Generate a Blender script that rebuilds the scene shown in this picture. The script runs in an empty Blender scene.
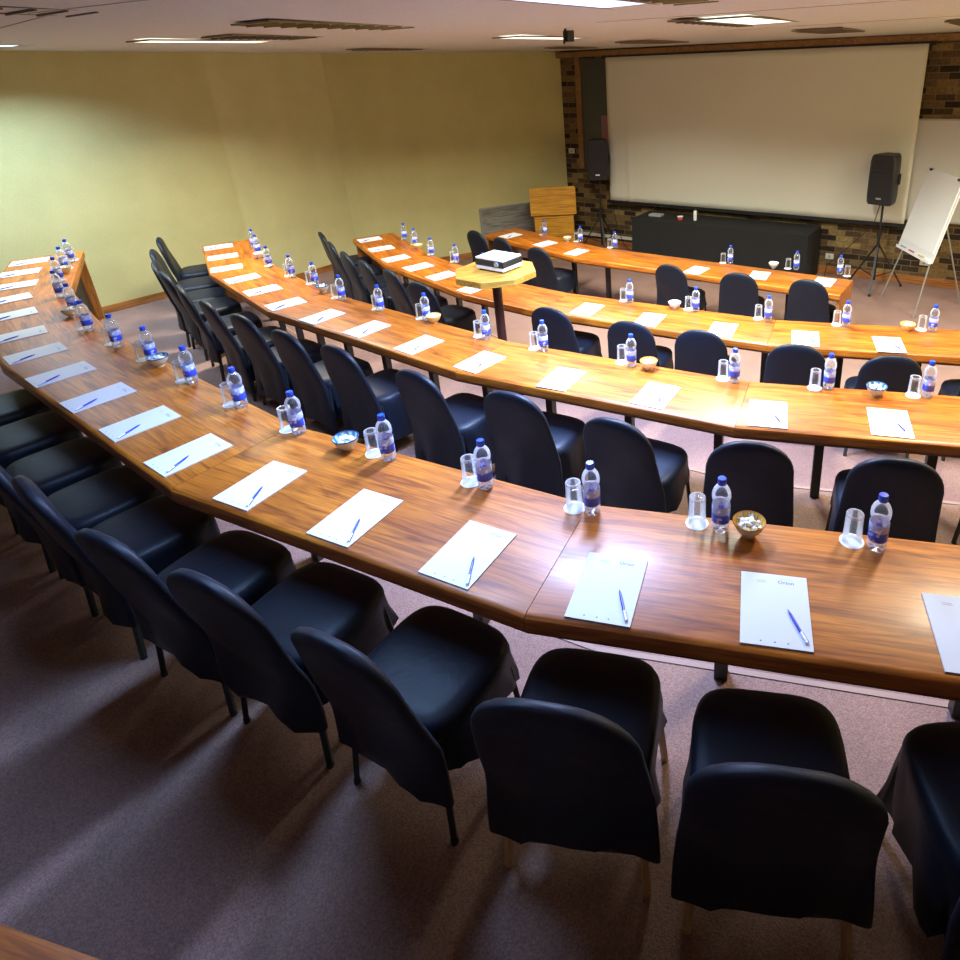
import bpy, bmesh, math, random
from mathutils import Vector, Matrix, noise
random.seed(7)
SC = bpy.context.scene
COL = SC.collection
R = math.radians
PI = math.pi

# ------------------------------------------------------------------ camera
CZ = 3.07                                    # eye height above the lowest tier
cam_d = bpy.data.cameras.new('camera')
cam = bpy.data.objects.new('camera', cam_d)
COL.objects.link(cam)
PITCH, ROLL = 0.39998, -0.03894
fw = Vector((0, math.cos(PITCH), -math.sin(PITCH)))
x0 = Vector((1, 0, 0))
u0 = x0.cross(fw)
cx_ = x0 * math.cos(ROLL) + u0 * math.sin(ROLL)
cu_ = u0 * math.cos(ROLL) - x0 * math.sin(ROLL)
cam.matrix_world = Matrix(((cx_.x, cu_.x, -fw.x, 0), (cx_.y, cu_.y, -fw.y, 0), (cx_.z, cu_.z, -fw.z, CZ), (0, 0, 0, 1)))
cam_d.sensor_width = 36
cam_d.sensor_fit = 'HORIZONTAL'
cam_d.lens = 653.41 / 960 * 36
cam_d.shift_x = (480 - 609.19) / 960
cam_d.shift_y = (339.26 - 480) / 960
cam_d.clip_start = 0.05
SC.camera = cam

# ------------------------------------------------------------------ world, exposure, ceiling lamps
SC.view_settings.view_transform = 'Standard'
SC.view_settings.look = 'None'
SC.view_settings.exposure = 0.0
SC.view_settings.gamma = 1.0
SC.view_settings.use_curve_mapping = False
w = bpy.data.worlds.new('world')
SC.world = w
w.use_nodes = True
w.node_tree.nodes['Background'].inputs[0].default_value = (0.6, 0.6, 0.65, 1)
w.node_tree.nodes['Background'].inputs[1].default_value = 0.02


def ceil_z(x, y):
    return CZ + 0.37 - 0.012 * x - 0.014 * y


FD = Vector((0.84545, -0.53406))             # along the screen wall
FN = Vector((-0.53406, -0.84545))            # from the screen wall into the room
FC = Vector((-0.85, 12.17))
ROOM_A = math.atan2(0.845, 0.534)            # direction of the room axis


def st(s, t):
    p = FC + FD * s + FN * t
    return (p.x, p.y)


# lit troffers, last two added unseen: x, y, colour, watts
LIT = [
    (-0.06, 3.96, (0.42, 0.56, 1.0), 290),    # cool tube above the fourth desk row
    (-3.52, 6.74, (1.0, 0.94, 0.78), 120),
    (-5.60, 6.32, (0.52, 0.74, 1.0), 95),
    (-0.50, 7.62, (1.0, 0.97, 0.84), 135),
    (1.26, 5.86, (0.95, 1.0, 0.84), 160),
    (2.25, 3.45, (1.0, 0.86, 0.62), 95),
    (4.6, 5.6, (1.0, 0.92, 0.76), 120),
    (-1.25, 2.55, (0.34, 0.56, 1.0), 42),     # added unseen cool panel, brightens the fourth row's chair seats
    (-1.6, -1.3, (0.56, 0.48, 1.0), 12),  # added unseen fill behind the camera, cools the shaded floor
]
SPREAD = 141
for i, (lx, ly, lc, lw) in enumerate(LIT):
    ld = bpy.data.lights.new('ceiling_lamp', 'AREA')
    ld.shape = 'RECTANGLE'
    ld.size, ld.size_y = 1.30, 0.26
    ld.energy = lw
    ld.color = lc
    ld.spread = R(SPREAD)
    lo = bpy.data.objects.new('ceiling_lamp', ld)
    lo.location = (lx, ly, ceil_z(lx, ly) - 0.03)
    lo.rotation_euler = (0, 0, ROOM_A)
    COL.objects.link(lo)

# ------------------------------------------------------------------ materials


def mat(name, base=(.5, .5, .5), rough=.5, spec=.5, metal=0.0, **kw):
    m = bpy.data.materials.new(name)
    m.use_nodes = True
    b = m.node_tree.nodes['Principled BSDF']
    b.inputs['Base Color'].default_value = (*base, 1)
    b.inputs['Roughness'].default_value = rough
    b.inputs['Specular IOR Level'].default_value = spec
    b.inputs['Metallic'].default_value = metal
    for k, v in kw.items():
        b.inputs[k].default_value = v
    return m


def nodes(m):
    nt = m.node_tree
    return nt, nt.nodes, nt.links, nt.nodes['Principled BSDF']


def coords(nt, scale=(1, 1, 1), kind='Object'):
    tc = nt.nodes.new('ShaderNodeTexCoord')
    mp = nt.nodes.new('ShaderNodeMapping')
    mp.inputs['Scale'].default_value = scale
    nt.links.new(tc.outputs[kind], mp.inputs['Vector'])
    return mp.outputs['Vector']


def noise_tex(nt, vec, scale, detail=3, rough=.55, dist=0.0):
    n = nt.nodes.new('ShaderNodeTexNoise')
    n.inputs['Scale'].default_value = scale
    n.inputs['Detail'].default_value = detail
    n.inputs['Roughness'].default_value = rough
    n.inputs['Distortion'].default_value = dist
    nt.links.new(vec, n.inputs['Vector'])
    return n.outputs['Fac']


def ramp(nt, fac, stops):
    r = nt.nodes.new('ShaderNodeValToRGB')
    e = r.color_ramp.elements
    while len(e) < len(stops):
        e.new(0.5)
    for el, (p, c) in zip(e, stops):
        el.position = p
        el.color = (*c, 1)
    nt.links.new(fac, r.inputs['Fac'])
    return r.outputs['Color']


def mixc(nt, a, b, fac, mode='MIX'):
    m = nt.nodes.new('ShaderNodeMix')
    m.data_type = 'RGBA'
    m.blend_type = mode
    if isinstance(fac, float):
        m.inputs[0].default_value = fac
    else:
        nt.links.new(fac, m.inputs[0])
    nt.links.new(a, m.inputs[6])
    nt.links.new(b, m.inputs[7])
    return m.outputs[2]


def bump(nt, b, height, strength=.2, dist=.01):
    bp = nt.nodes.new('ShaderNodeBump')
    bp.inputs['Strength'].default_value = strength
    bp.inputs['Distance'].default_value = dist
    nt.links.new(height, bp.inputs['Height'])
    nt.links.new(bp.outputs['Normal'], b.inputs['Normal'])


def wood(name, light, mid, dark, rough=.3, grain=1.0, coat=.0):
    m = mat(name, mid, rough)
    nt, N, L, b = nodes(m)
    v = coords(nt, (1.6 * grain, 14 * grain, 14 * grain))
    g1 = noise_tex(nt, v, 1.3, 4, .6, 1.2)
    v2 = coords(nt, (3 * grain, 90 * grain, 90 * grain))
    g2 = noise_tex(nt, v2, 1.0, 3, .7, .3)
    c1 = ramp(nt, g1, [(.30, dark), (.48, mid), (.70, light)])
    c2 = ramp(nt, g2, [(.36, (.48, .42, .38)), (.56, (1, 1, 1))])
    c = mixc(nt, c1, c2, .8, 'MULTIPLY')
    v3 = coords(nt, (.9, 1.1, 1.0))
    g3 = noise_tex(nt, v3, 2.1, 2, .5)
    c3 = ramp(nt, g3, [(.3, (.82, .78, .74)), (.7, (1.1, 1.1, 1.1))])
    c = mixc(nt, c, c3, .7, 'MULTIPLY')
    L.new(c, b.inputs['Base Color'])
    bump(nt, b, g2, .08, .002)
    b.inputs['Coat Weight'].default_value = coat
    b.inputs['Coat Roughness'].default_value = .18
    return m


M = {}
M['desk'] = wood('desk_oak', (.60, .205, .017), (.44, .128, .0085), (.21, .048, .0035), .42, 1.0, .12)
M['desk_edge'] = wood('desk_edge_oak', (.36, .135, .03), (.27, .085, .017), (.15, .042, .009), .4)
M['desk_panel'] = wood('desk_panel_oak', (.50, .22, .05), (.38, .145, .03), (.22, .075, .015), .45)
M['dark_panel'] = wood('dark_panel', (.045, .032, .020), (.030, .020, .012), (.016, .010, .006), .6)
M['pale_wood'] = wood('pale_beech', (.66, .40, .07), (.58, .33, .045), (.44, .23, .03), .45)
M['lectern'] = wood('lectern_oak', (.68, .36, .035), (.58, .28, .022), (.42, .18, .012), .45, .7)
M['skirting'] = wood('skirting_wood', (.46, .20, .05), (.36, .14, .03), (.22, .07, .015), .5)
M['beam'] = wood('beam_wood', (.36, .20, .06), (.28, .145, .04), (.20, .095, .025), .55)
M['grey_board'] = wood('grey_board', (.36, .36, .32), (.28, .28, .25), (.17, .17, .15), .6, .9)

# carpet
m = mat('carpet', (.2, .12, .1), .95, .1)
nt, N, L, b = nodes(m)
v = coords(nt)
a1 = noise_tex(nt, v, 160, 2, .7)
a2 = noise_tex(nt, v, 3.0, 3, .5)
c = ramp(nt, a1, [(.32, (.19, .118, .100)), (.5, (.265, .168, .140)), (.7, (.345, .225, .190))])
c2 = ramp(nt, a2, [(.3, (.85, .85, .86)), (.7, (1.1, 1.08, 1.06))])
L.new(mixc(nt, c, c2, .8, 'MULTIPLY'), b.inputs['Base Color'])
bump(nt, b, a1, .5, .006)
M['carpet'] = m

M['nosing'] = mat('worn_nosing', (.30, .205, .17), .8)

# painted wall, slightly mottled with vertical lining-paper seams
m = mat('wall_paint', (.6, .53, .24), .8, .2)
nt, N, L, b = nodes(m)
v = coords(nt)
a1 = noise_tex(nt, v, 70, 3, .7)
a2 = noise_tex(nt, v, 1.6, 4, .6)
c = ramp(nt, a1, [(.3, (.52, .475, .215)), (.7, (.60, .555, .265))])
c2 = ramp(nt, a2, [(.35, (.90, .90, .88)), (.65, (1.03, 1.03, 1.02))])
L.new(mixc(nt, c, c2, .8, 'MULTIPLY'), b.inputs['Base Color'])
bump(nt, b, a1, .12, .004)
M['wall'] = m
M['wall_lit'] = m.copy()  # same paint; brighter light on this wall section put into the colour
M['wall_lit'].name = 'wall_paint_lit'
for n_ in M['wall_lit'].node_tree.nodes:
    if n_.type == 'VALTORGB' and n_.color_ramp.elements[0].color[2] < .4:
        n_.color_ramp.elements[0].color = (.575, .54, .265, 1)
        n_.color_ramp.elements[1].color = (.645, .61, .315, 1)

m = mat('ceiling_paint', (.62, .56, .50), .9, .1)
nt, N, L, b = nodes(m)
v = coords(nt)
a1 = noise_tex(nt, v, 60, 3, .7)
L.new(ramp(nt, a1, [(.3, (.53, .53, .49)), (.7, (.65, .64, .595))]), b.inputs['Base Color'])
bump(nt, b, a1, .1, .004)
M['ceiling'] = m

# brick
m = mat('face_brick', (.2, .12, .06), .85, .2)
nt, N, L, b = nodes(m)
v = coords(nt)
br = N.new('ShaderNodeTexBrick')
br.inputs['Scale'].default_value = 1.0
br.inputs['Brick Width'].default_value = .235
br.inputs['Row Height'].default_value = .085
br.inputs['Mortar Size'].default_value = .006
br.inputs['Mortar Smooth'].default_value = .2
br.inputs['Bias'].default_value = -.1
br.inputs['Color1'].default_value = (.0, .0, .0, 1)
br.inputs['Color2'].default_value = (1, 1, 1, 1)
br.inputs['Mortar'].default_value = (.5, .5, .5, 1)
L.new(v, br.inputs['Vector'])
c = ramp(nt, br.outputs['Color'], [(.05, (.035, .024, .015)), (.35, (.10, .064, .032)), (.6, (.19, .13, .052)), (.95, (.32, .235, .09))])
a1 = noise_tex(nt, v, 26, 4, .7)
c = mixc(nt, c, ramp(nt, a1, [(.3, (.45, .42, .38)), (.7, (1.25, 1.2, 1.1))]), .9, 'MULTIPLY')
mort = N.new('ShaderNodeRGB')
mort.outputs[0].default_value = (.17, .13, .075, 1)
L.new(mixc(nt, c, mort.outputs[0], br.outputs['Fac']), b.inputs['Base Color'])
inv = N.new('ShaderNodeMath')
inv.operation = 'SUBTRACT'
inv.inputs[0].default_value = 1
L.new(br.outputs['Fac'], inv.inputs[1])
bump(nt, b, inv.outputs[0], .6, .01)
M['brick'] = m


def cloth(name, c0, c1, rough=.85, sheen=.25, scale=420):
    m = mat(name, c0, rough, .25 if 'stretch' not in name else .30)
    nt, N, L, b = nodes(m)
    v = coords(nt)
    a = noise_tex(nt, v, scale, 2, .6)
    L.new(ramp(nt, a, [(.35, c0), (.65, c1)]), b.inputs['Base Color'])
    b.inputs['Sheen Weight'].default_value = sheen
    b.inputs['Sheen Roughness'].default_value = .5
    a2 = noise_tex(nt, v, 7, 4, .6, 1.4)
    bump(nt, b, a2, .2, .014)
    return m


M['black_cloth'] = cloth('black_stretch_cloth', (.0045, .0074, .0140), (.0090, .0145, .0270), .48, .02)
M['black_drape'] = cloth('black_drape', (.013, .013, .013), (.022, .022, .021), .95, 0)
M['screen'] = cloth('screen_fabric', (.68, .68, .56), (.72, .72, .60), .8, 0, 300)
M['dark_metal'] = mat('dark_metal', (.02, .018, .016), .45)
M['green_metal'] = mat('dark_green_metal', (.018, .026, .022), .45)
M['tan_leg'] = mat('tan_leg', (.52, .34, .15), .5)
M['maroon'] = mat('maroon_post', (.045, .012, .012), .4)
M['black_plastic'] = mat('black_plastic', (.015, .015, .016), .5)
M['grille_black'] = mat('grille_black', (.010, .010, .011), .6)
M['black_trim'] = mat('black_trim', (.006, .006, .006), .6)
M['white_plastic'] = mat('white_plastic', (.80, .82, .83), .4)
M['grey_plastic'] = mat('grey_plastic', (.30, .31, .32), .5)
M['chrome'] = mat('chrome', (.75, .75, .76), .22, .5, 1.0)
M['grey_metal'] = mat('grey_metal', (.42, .43, .42), .4, .5, .6)
M['paper'] = mat('paper', (.66, .71, .74), .7, .3)
M['coaster'] = mat('coaster_paper', (.82, .86, .86), .8, .2)
M['print_dark'] = mat('print_dark', (.10, .11, .16), .8)
M['print_pale'] = mat('print_pale', (.50, .54, .58), .8)
M['blue_cap'] = mat('blue_cap', (.015, .075, .62), .35)
M['pen_blue'] = mat('pen_blue', (.02, .03, .42), .3)
M['pen_silver'] = mat('pen_silver', (.72, .74, .78), .3, .5, .2)
M['white_board'] = mat('white_board', (.58, .57, .52), .35)
M['grey_glass'] = mat('grey_recess', (.045, .047, .042), .3)
M['socket'] = mat('socket_plastic', (.62, .60, .50), .5)
M['red'] = mat('red_plastic', (.55, .05, .03), .5)
M['yellow'] = mat('yellow_plastic', (.65, .45, .03), .5)
M['foil'] = mat('sweet_wrapper', (.78, .82, .80), .35)
M['gold_louvre'] = mat('gold_louvre', (.42, .36, .16), .35, .5, .6)
M['dim_louvre'] = mat('dim_louvre', (.16, .15, .11), .5)
M['frame_brown'] = mat('frame_brown', (.22, .17, .10), .6)
M['vent_brown'] = mat('vent_brown', (.17, .13, .09), .6)


def clear(name, tint, gl=.16, rough=.04, edge=1.1):
    m = bpy.data.materials.new(name)
    m.use_nodes = True
    nt = m.node_tree
    N, L = nt.nodes, nt.links
    N.remove(N['Principled BSDF'])
    out = N['Material Output']
    tr = N.new('ShaderNodeBsdfTransparent')
    tr.inputs[0].default_value = (*tint, 1)
    g = N.new('ShaderNodeBsdfGlossy')
    g.inputs['Roughness'].default_value = rough
    g.inputs['Color'].default_value = (1, 1, 1, 1)
    lw = N.new('ShaderNodeFresnel')
    lw.inputs['IOR'].default_value = 1.4
    ma = N.new('ShaderNodeMath')
    ma.operation = 'MULTIPLY_ADD'
    ma.inputs[1].default_value = edge
    ma.inputs[2].default_value = gl
    ma.use_clamp = True
    L.new(lw.outputs[0], ma.inputs[0])
    mx = N.new('ShaderNodeMixShader')
    di = N.new('ShaderNodeBsdfTranslucent')
    di.inputs[0].default_value = (.88, .90, .93, 1)
    dd = N.new('ShaderNodeBsdfDiffuse')
    dd.inputs[0].default_value = (.88, .90, .93, 1)
    m0 = N.new('ShaderNodeMixShader')
    m0.inputs[0].default_value = .5
    L.new(di.outputs[0], m0.inputs[1])
    L.new(dd.outputs[0], m0.inputs[2])
    m1 = N.new('ShaderNodeMixShader')
    m1.inputs[0].default_value = .45
    L.new(m0.outputs[0], m1.inputs[1])
    L.new(g.outputs[0], m1.inputs[2])
    L.new(ma.outputs[0], mx.inputs[0])
    L.new(tr.outputs[0], mx.inputs[1])
    L.new(m1.outputs[0], mx.inputs[2])
    L.new(mx.outputs[0], out.inputs[0])
    return m


M['pet'] = clear('clear_plastic', (.90, .93, .96), .07, .08)
M['glass'] = clear('clear_glass', (.95, .96, .96), .012, .05, .55)

# bottle label: pale band above, blue band below with a white splash
m = mat('bottle_label', (.05, .07, .6), .4)
nt, N, L, b = nodes(m)
v = coords(nt)
sx = N.new('ShaderNodeSeparateXYZ')
L.new(v, sx.inputs[0])
mr = N.new('ShaderNodeMapRange')
mr.inputs['From Min'].default_value = .045
mr.inputs['From Max'].default_value = .118
L.new(sx.outputs['Z'], mr.inputs['Value'])
c = ramp(nt, mr.outputs[0], [(.0, (.03, .08, .70)), (.50, (.05, .11, .82)), (.58, (.42, .50, .86)), (1.0, (.52, .58, .88))])
a = noise_tex(nt, v, 55, 1, .4)
wh = ramp(nt, a, [(.60, (0, 0, 0)), (.66, (.5, .55, .6))])
L.new(mixc(nt, c, wh, 1.0, 'ADD'), b.inputs['Base Color'])
M['label'] = m


def bowl_mat(name, stops, n=14):
    m = mat(name, (.6, .5, .3), .3)
    nt, N, L, b = nodes(m)
    v = coords(nt)
    sx = N.new('ShaderNodeSeparateXYZ')
    L.new(v, sx.inputs[0])
    at = N.new('ShaderNodeMath')
    at.operation = 'ARCTAN2'
    L.new(sx.outputs['Y'], at.inputs[0])
    L.new(sx.outputs['X'], at.inputs[1])
    mu = N.new('ShaderNodeMath')
    mu.operation = 'MULTIPLY'
    mu.inputs[1].default_value = n / (2 * PI)
    L.new(at.outputs[0], mu.inputs[0])
    fr = N.new('ShaderNodeMath')
    fr.operation = 'FRACT'
    L.new(mu.outputs[0], fr.inputs[0])
    c = ramp(nt, fr.outputs[0], stops)
    r_ = N.new('ShaderNodeValToRGB')
    r_.color_ramp.interpolation = 'CONSTANT'
    L.new(c, b.inputs['Base Color'])
    return m


M['bowl_orange_in'] = bowl_mat('bowl_orange_stripes', [(.0, (.75, .52, .04)), (.35, (.70, .42, .03)), (.45, (.6, .12, .04)), (.6, (.75, .70, .55)), (.75, (.72, .5, .05))], 12)
M['bowl_blue_in'] = bowl_mat('bowl_blue_stripes', [(.0, (.04, .12, .35)), (.3, (.10, .35, .50)), (.45, (.60, .70, .68)), (.7, (.40, .55, .12)), (.85, (.05, .14, .4))], 10)
M['bowl_cream'] = mat('bowl_cream', (.66, .58, .36), .35)
M['bowl_white'] = mat('bowl_white', (.70, .72, .66), .35)
M['bowl_yellow'] = mat('bowl_yellow', (.72, .52, .16), .35)
M['rim_blue'] = mat('rim_blue', (.03, .08, .24), .35)
M['rim_orange'] = mat('rim_orange', (.68, .30, .04), .35)


def emit(name, col, s):
    m = mat(name, (.8, .8, .8), .5)
    b = m.node_tree.nodes['Principled BSDF']
    b.inputs['Emission Color'].default_value = (*col, 1)
    b.inputs['Emission Strength'].default_value = s
    return m

# ------------------------------------------------------------------ mesh helpers


def bm_obj(name, bm, material=None, parent=None, smooth=False, mats=None):
    me = bpy.data.meshes.new(name)
    bmesh.ops.recalc_face_normals(bm, faces=bm.faces[:])
    bm.to_mesh(me)
    bm.free()
    for mm in (mats or ([material] if material else [])):
        me.materials.append(mm)
    if smooth:
        for p in me.polygons:
            p.use_smooth = True
        if smooth is not True:
            me.set_sharp_from_angle(angle=R(smooth))
    o = bpy.data.objects.new(name, me)
    COL.objects.link(o)
    if parent is not None:
        o.parent = parent
    return o


def tag(o, label=None, cat=None, group=None, kind=None):
    if label:
        o['label'] = label
    if cat:
        o['category'] = cat
    if group:
        o['group'] = group
    if kind:
        o['kind'] = kind
    return o


def empty(name, loc, rz=0.0, label=None, cat=None, group=None):
    o = bpy.data.objects.new(name, None)
    o.empty_display_size = .1
    o.location = loc
    o.rotation_euler = (0, 0, rz)
    COL.objects.link(o)
    return tag(o, label, cat, group)


def dup(root, loc, rz, label, group=None):
    r = root.copy()
    COL.objects.link(r)
    r.location = loc
    r.rotation_euler = (0, 0, rz)
    r['label'] = label
    if group:
        r['group'] = group
    for ch in list(root.children):
        c = ch.copy()
        COL.objects.link(c)
        c.parent = r
        for g in list(ch.children):
            d = g.copy()
            COL.objects.link(d)
            d.parent = c
    return r


def box(bm, c, s, rz=0.0, bev=0.0, mi=0, mtx=None):
    mat4 = Matrix.Translation(c) @ Matrix.Rotation(rz, 4, 'Z') @ Matrix.Diagonal((s[0], s[1], s[2], 1))
    if mtx is not None:
        mat4 = mtx @ mat4
    r = bmesh.ops.create_cube(bm, size=1, matrix=mat4)
    vs = r['verts']
    fs = set(f for v_ in vs for f in v_.link_faces)
    for f in fs:
        f.material_index = mi
    if bev:
        es = list(set(e for v_ in vs for e in v_.link_edges))
        bmesh.ops.bevel(bm, geom=es, offset=bev, segments=2, affect='EDGES', profile=.5)


def tube(bm, p, q, r1, r2=None, n=12, mi=0):
    p, q = Vector(p), Vector(q)
    d = q - p
    rot = d.to_track_quat('Z', 'Y').to_matrix().to_4x4()
    r = bmesh.ops.create_cone(bm, cap_ends=True, segments=n, radius1=r1, radius2=r1 if r2 is None else r2, depth=d.length,
                              matrix=Matrix.Translation((p + q) / 2) @ rot)
    for v_ in r['verts']:
        for f in v_.link_faces:
            f.material_index = mi


def bar(bm, p, q, wdt, dep, mi=0):
    p, q = Vector(p), Vector(q)
    d = q - p
    rot = d.to_track_quat('Z', 'Y').to_matrix().to_4x4()
    r = bmesh.ops.create_cube(bm, size=1, matrix=Matrix.Translation((p + q) / 2) @ rot @ Matrix.Diagonal((wdt, dep, d.length, 1)))
    for v_ in r['verts']:
        for f in v_.link_faces:
            f.material_index = mi


def polyline(bm, pts, r, n=8):
    for a_, b_ in zip(pts[:-1], pts[1:]):
        tube(bm, a_, b_, r, r, n)
    for q in pts[1:-1]:
        bmesh.ops.create_uvsphere(bm, u_segments=n, v_segments=6, radius=r, matrix=Matrix.Translation(q))


def lathe(bm, prof, n=24, close=True, mi=0):
    rings = []
    for (r, z) in prof:
        if r < 1e-6:
            rings.append([bm.verts.new((0, 0, z))])
        else:
            rings.append([bm.verts.new((r * math.cos(2 * PI * k / n), r * math.sin(2 * PI * k / n), z)) for k in range(n)])
    for a_, b_ in zip(rings[:-1], rings[1:]):
        for k in range(n):
            k2 = (k + 1) % n
            if len(a_) == 1 and len(b_) == 1:
                continue
            if len(a_) == 1:
                f = bm.faces.new((a_[0], b_[k], b_[k2]))
            elif len(b_) == 1:
                f = bm.faces.new((a_[k], a_[k2], b_[0]))
            else:
                f = bm.faces.new((a_[k], a_[k2], b_[k2], b_[k]))
            f.material_index = mi
    return rings


def loft(bm, rings, cap0=True, cap1=True, mi=0):
    vr = [[bm.verts.new(p) for p in ring] for ring in rings]
    n = len(vr[0])
    for a_, b_ in zip(vr[:-1], vr[1:]):
        for k in range(n):
            f = bm.faces.new((a_[k], a_[(k + 1) % n], b_[(k + 1) % n], b_[k]))
            f.material_index = mi
    if cap0:
        bm.faces.new(vr[0][::-1]).material_index = mi
    if cap1:
        bm.faces.new(vr[-1]).material_index = mi
    return vr


def prism(bm, poly, z0, z1, mi=0):
    a_ = [bm.verts.new((x, y, z0)) for x, y in poly]
    b_ = [bm.verts.new((x, y, z1)) for x, y in poly]
    n = len(poly)
    bm.faces.new(a_[::-1]).material_index = mi
    bm.faces.new(b_).material_index = mi
    for k in range(n):
        bm.faces.new((a_[k], a_[(k + 1) % n], b_[(k + 1) % n], b_[k])).material_index = mi


# ------------------------------------------------------------------ desk rows: geometry of the arcs
TIER = {0: .99, 1: .74, 2: .49, 3: .24, 4: 0.0}
TOPZ = {0: 1.73, 1: 1.48, 2: 1.23, 3: .98, 4: .75}
GAP = .172                                    # notepad centre to seat-side edge
DEPTH = {0: .60, 1: .595, 2: .565, 3: .56, 4: .58}


def isect(p, a, q, b):
    da = Vector((math.cos(a), math.sin(a)))
    db = Vector((math.cos(b), math.sin(b)))
    d = da.x * db.y - da.y * db.x
    t = ((q.x - p.x) * db.y - (q.y - p.y) * db.x) / d
    return p + da * t


# lines through notepad centres, from the yellow wall towards the open side: angle, point
LINES = {
    0: [(-26, (-1.35, .30)), (-14.6, (-1.08, .224))],
    1: [(-57, (-5.381, 5.862)), (-45, (-4.478, 4.666)), (-36.5, (-2.60, 3.068)), (-26, (-1.01, 2.088)), (-13.5, (.22, 1.603)), (-4, (2.2, 1.20))],
    2: [(-58, (-4.273, 7.135)), (-46.5, (-3.211, 5.84)), (-36, (-1.625, 4.557)), (-26.5, (-.02, 3.60)), (-14, (1.18, 3.116)), (-4, (3.2, 2.72))],
    3: [(-57.5, (-2.87, 8.215)), (-47, (-2.18, 7.29)), (-36, (-1.40, 6.43)), (-27, (.09, 5.49)), (-15, (1.57, 4.80)), (-5, (3.5, 4.35))],
    4: [(-46, (-.93, 9.05)), (-33.0, (1.44, 7.27))],
}
END_L = {0: (-2.3, .77), 1: (-5.632, 6.263), 2: (-4.573, 7.613), 3: (-3.192, 8.736), 4: (-1.55, 9.70)}
END_R = {0: (1.2, -.36), 1: (2.3, 1.19), 2: (3.2, 2.72), 3: (3.7, 4.33), 4: (2.41, 6.84)}
EXT_L = {0: .1, 1: .19, 2: .19, 3: .20, 4: .19}


def arc(row, off):
    """Points of the row's polyline at a distance off from its seat-side edge."""
    ls = [(R(a), Vector(p)) for a, p in LINES[row]]
    o = off - GAP
    sh = [(a, p + Vector((-math.sin(a), math.cos(a))) * o) for a, p in ls]
    pts = []
    a, p = sh[0]
    d = Vector((math.cos(a), math.sin(a)))
    e = Vector(END_L[row])
    pts.append(p + d * ((e - p).dot(d) - EXT_L[row]))
    for (a1, p1), (a2, p2) in zip(sh[:-1], sh[1:]):
        pts.append(isect(p1, a1, p2, a2))
    a, p = sh[-1]
    d = Vector((math.cos(a), math.sin(a)))
    e = Vector(END_R[row])
    pts.append(p + d * ((e - p).dot(d) + (.24 if row == 4 else .30)))
    return pts


def along(row, s_off, off):
    """Point and direction at arc length s_off along the row's line at distance off."""
    pts = arc(row, off)
    for a_, b_ in zip(pts[:-1], pts[1:]):
        l_ = (b_ - a_).length
        if s_off <= l_:
            d = (b_ - a_) / l_
            return a_ + d * s_off, math.atan2(d.y, d.x)
        s_off -= l_
    d = (pts[-1] - pts[-2]).normalized()
    return pts[-1], math.atan2(d.y, d.x)


# ------------------------------------------------------------------ room shell
def struct(name, bm, m, smooth=False):
    o = bm_obj(name, bm, m, None, smooth)
    o['kind'] = 'structure'
    return o


LW = [st(-2.35, 13.5), (-6.95, 6.40), (-4.95, 8.98), (-4.0, 10.35), (-.647, 12.04)]
FRONT_R = st(6.95, 0)
RW = [FRONT_R, st(8.9, 3.2), st(9.0, 4.9), st(9.55, 13.5)]
bm = bmesh.new()
floor_poly = [LW[0], LW[1], LW[2], LW[3], LW[4], RW[0], RW[1], RW[2], RW[3]]
prism(bm, floor_poly, -.2, 0)
struct('floor', bm, M['carpet'])

# raised seating tiers of carpet, each with its riser just past the desk's middle
EXT = {0: ((-3.0, 1.9), (2.6, -.6)), 1: ((-6.28, 7.27), (5.2, .9)), 2: ((-5.42, 8.37), (6.6, 2.5)), 3: ((-4.15, 10.13), (6.9, 4.4))}
BACK = [st(9.55, 13.5), st(-2.35, 13.5)]
for k in (3, 2, 1, 0):
    pts = [tuple(p) for p in arc(k, .56)]
    poly = [EXT[k][0]] + pts + [EXT[k][1]]
    if k == 0:
        poly += [(4.0, -1.6), BACK[0], BACK[1], (-5.0, 3.2)]
    else:
        poly += [{1: (7.4, 1.4), 2: (7.4, 2.6), 3: (7.6, 4.6)}[k], BACK[0], BACK[1], (-6.95, 6.40)]
        if k >= 2:
            poly += [(-6.28, 7.27)]
        if k == 3:
            poly += [(-5.42, 8.37), (-4.95, 8.98)]
    bm = bmesh.new()
    prism(bm, poly, 0 if k == 3 else TIER[k + 1], TIER[k])
    struct('floor_tier', bm, M['carpet'])

for k in (1, 2, 3):
    bm = bmesh.new()
    pp = [Vector(EXT[k][0])] + arc(k, .56)
    for a_, b_ in zip(pp[:-1], pp[1:]):
        bar(bm, (a_.x, a_.y, TIER[k] - .004), (b_.x, b_.y, TIER[k] - .004), .026, .016)
    o = struct('trim_%d' % (6 + k), bm, M['nosing'])

WT = .12
H_TOP = 3.75


def wall_seg(name, a, b, m, out_sign=1, h=H_TOP, z0=-.2):
    a, b = Vector(a), Vector(b)
    d = (b - a)
    l_ = d.length
    o_bm = bmesh.new()
    # local frame: x along the wall, z up, y outwards
    box(o_bm, (l_ / 2, out_sign * WT / 2, (h + z0) / 2), (l_ + .02, WT, h - z0))
    o = struct(name, o_bm, m)
    o.location = (a.x, a.y, 0)
    o.rotation_euler = (0, 0, math.atan2(d.y, d.x))
    return o


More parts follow.
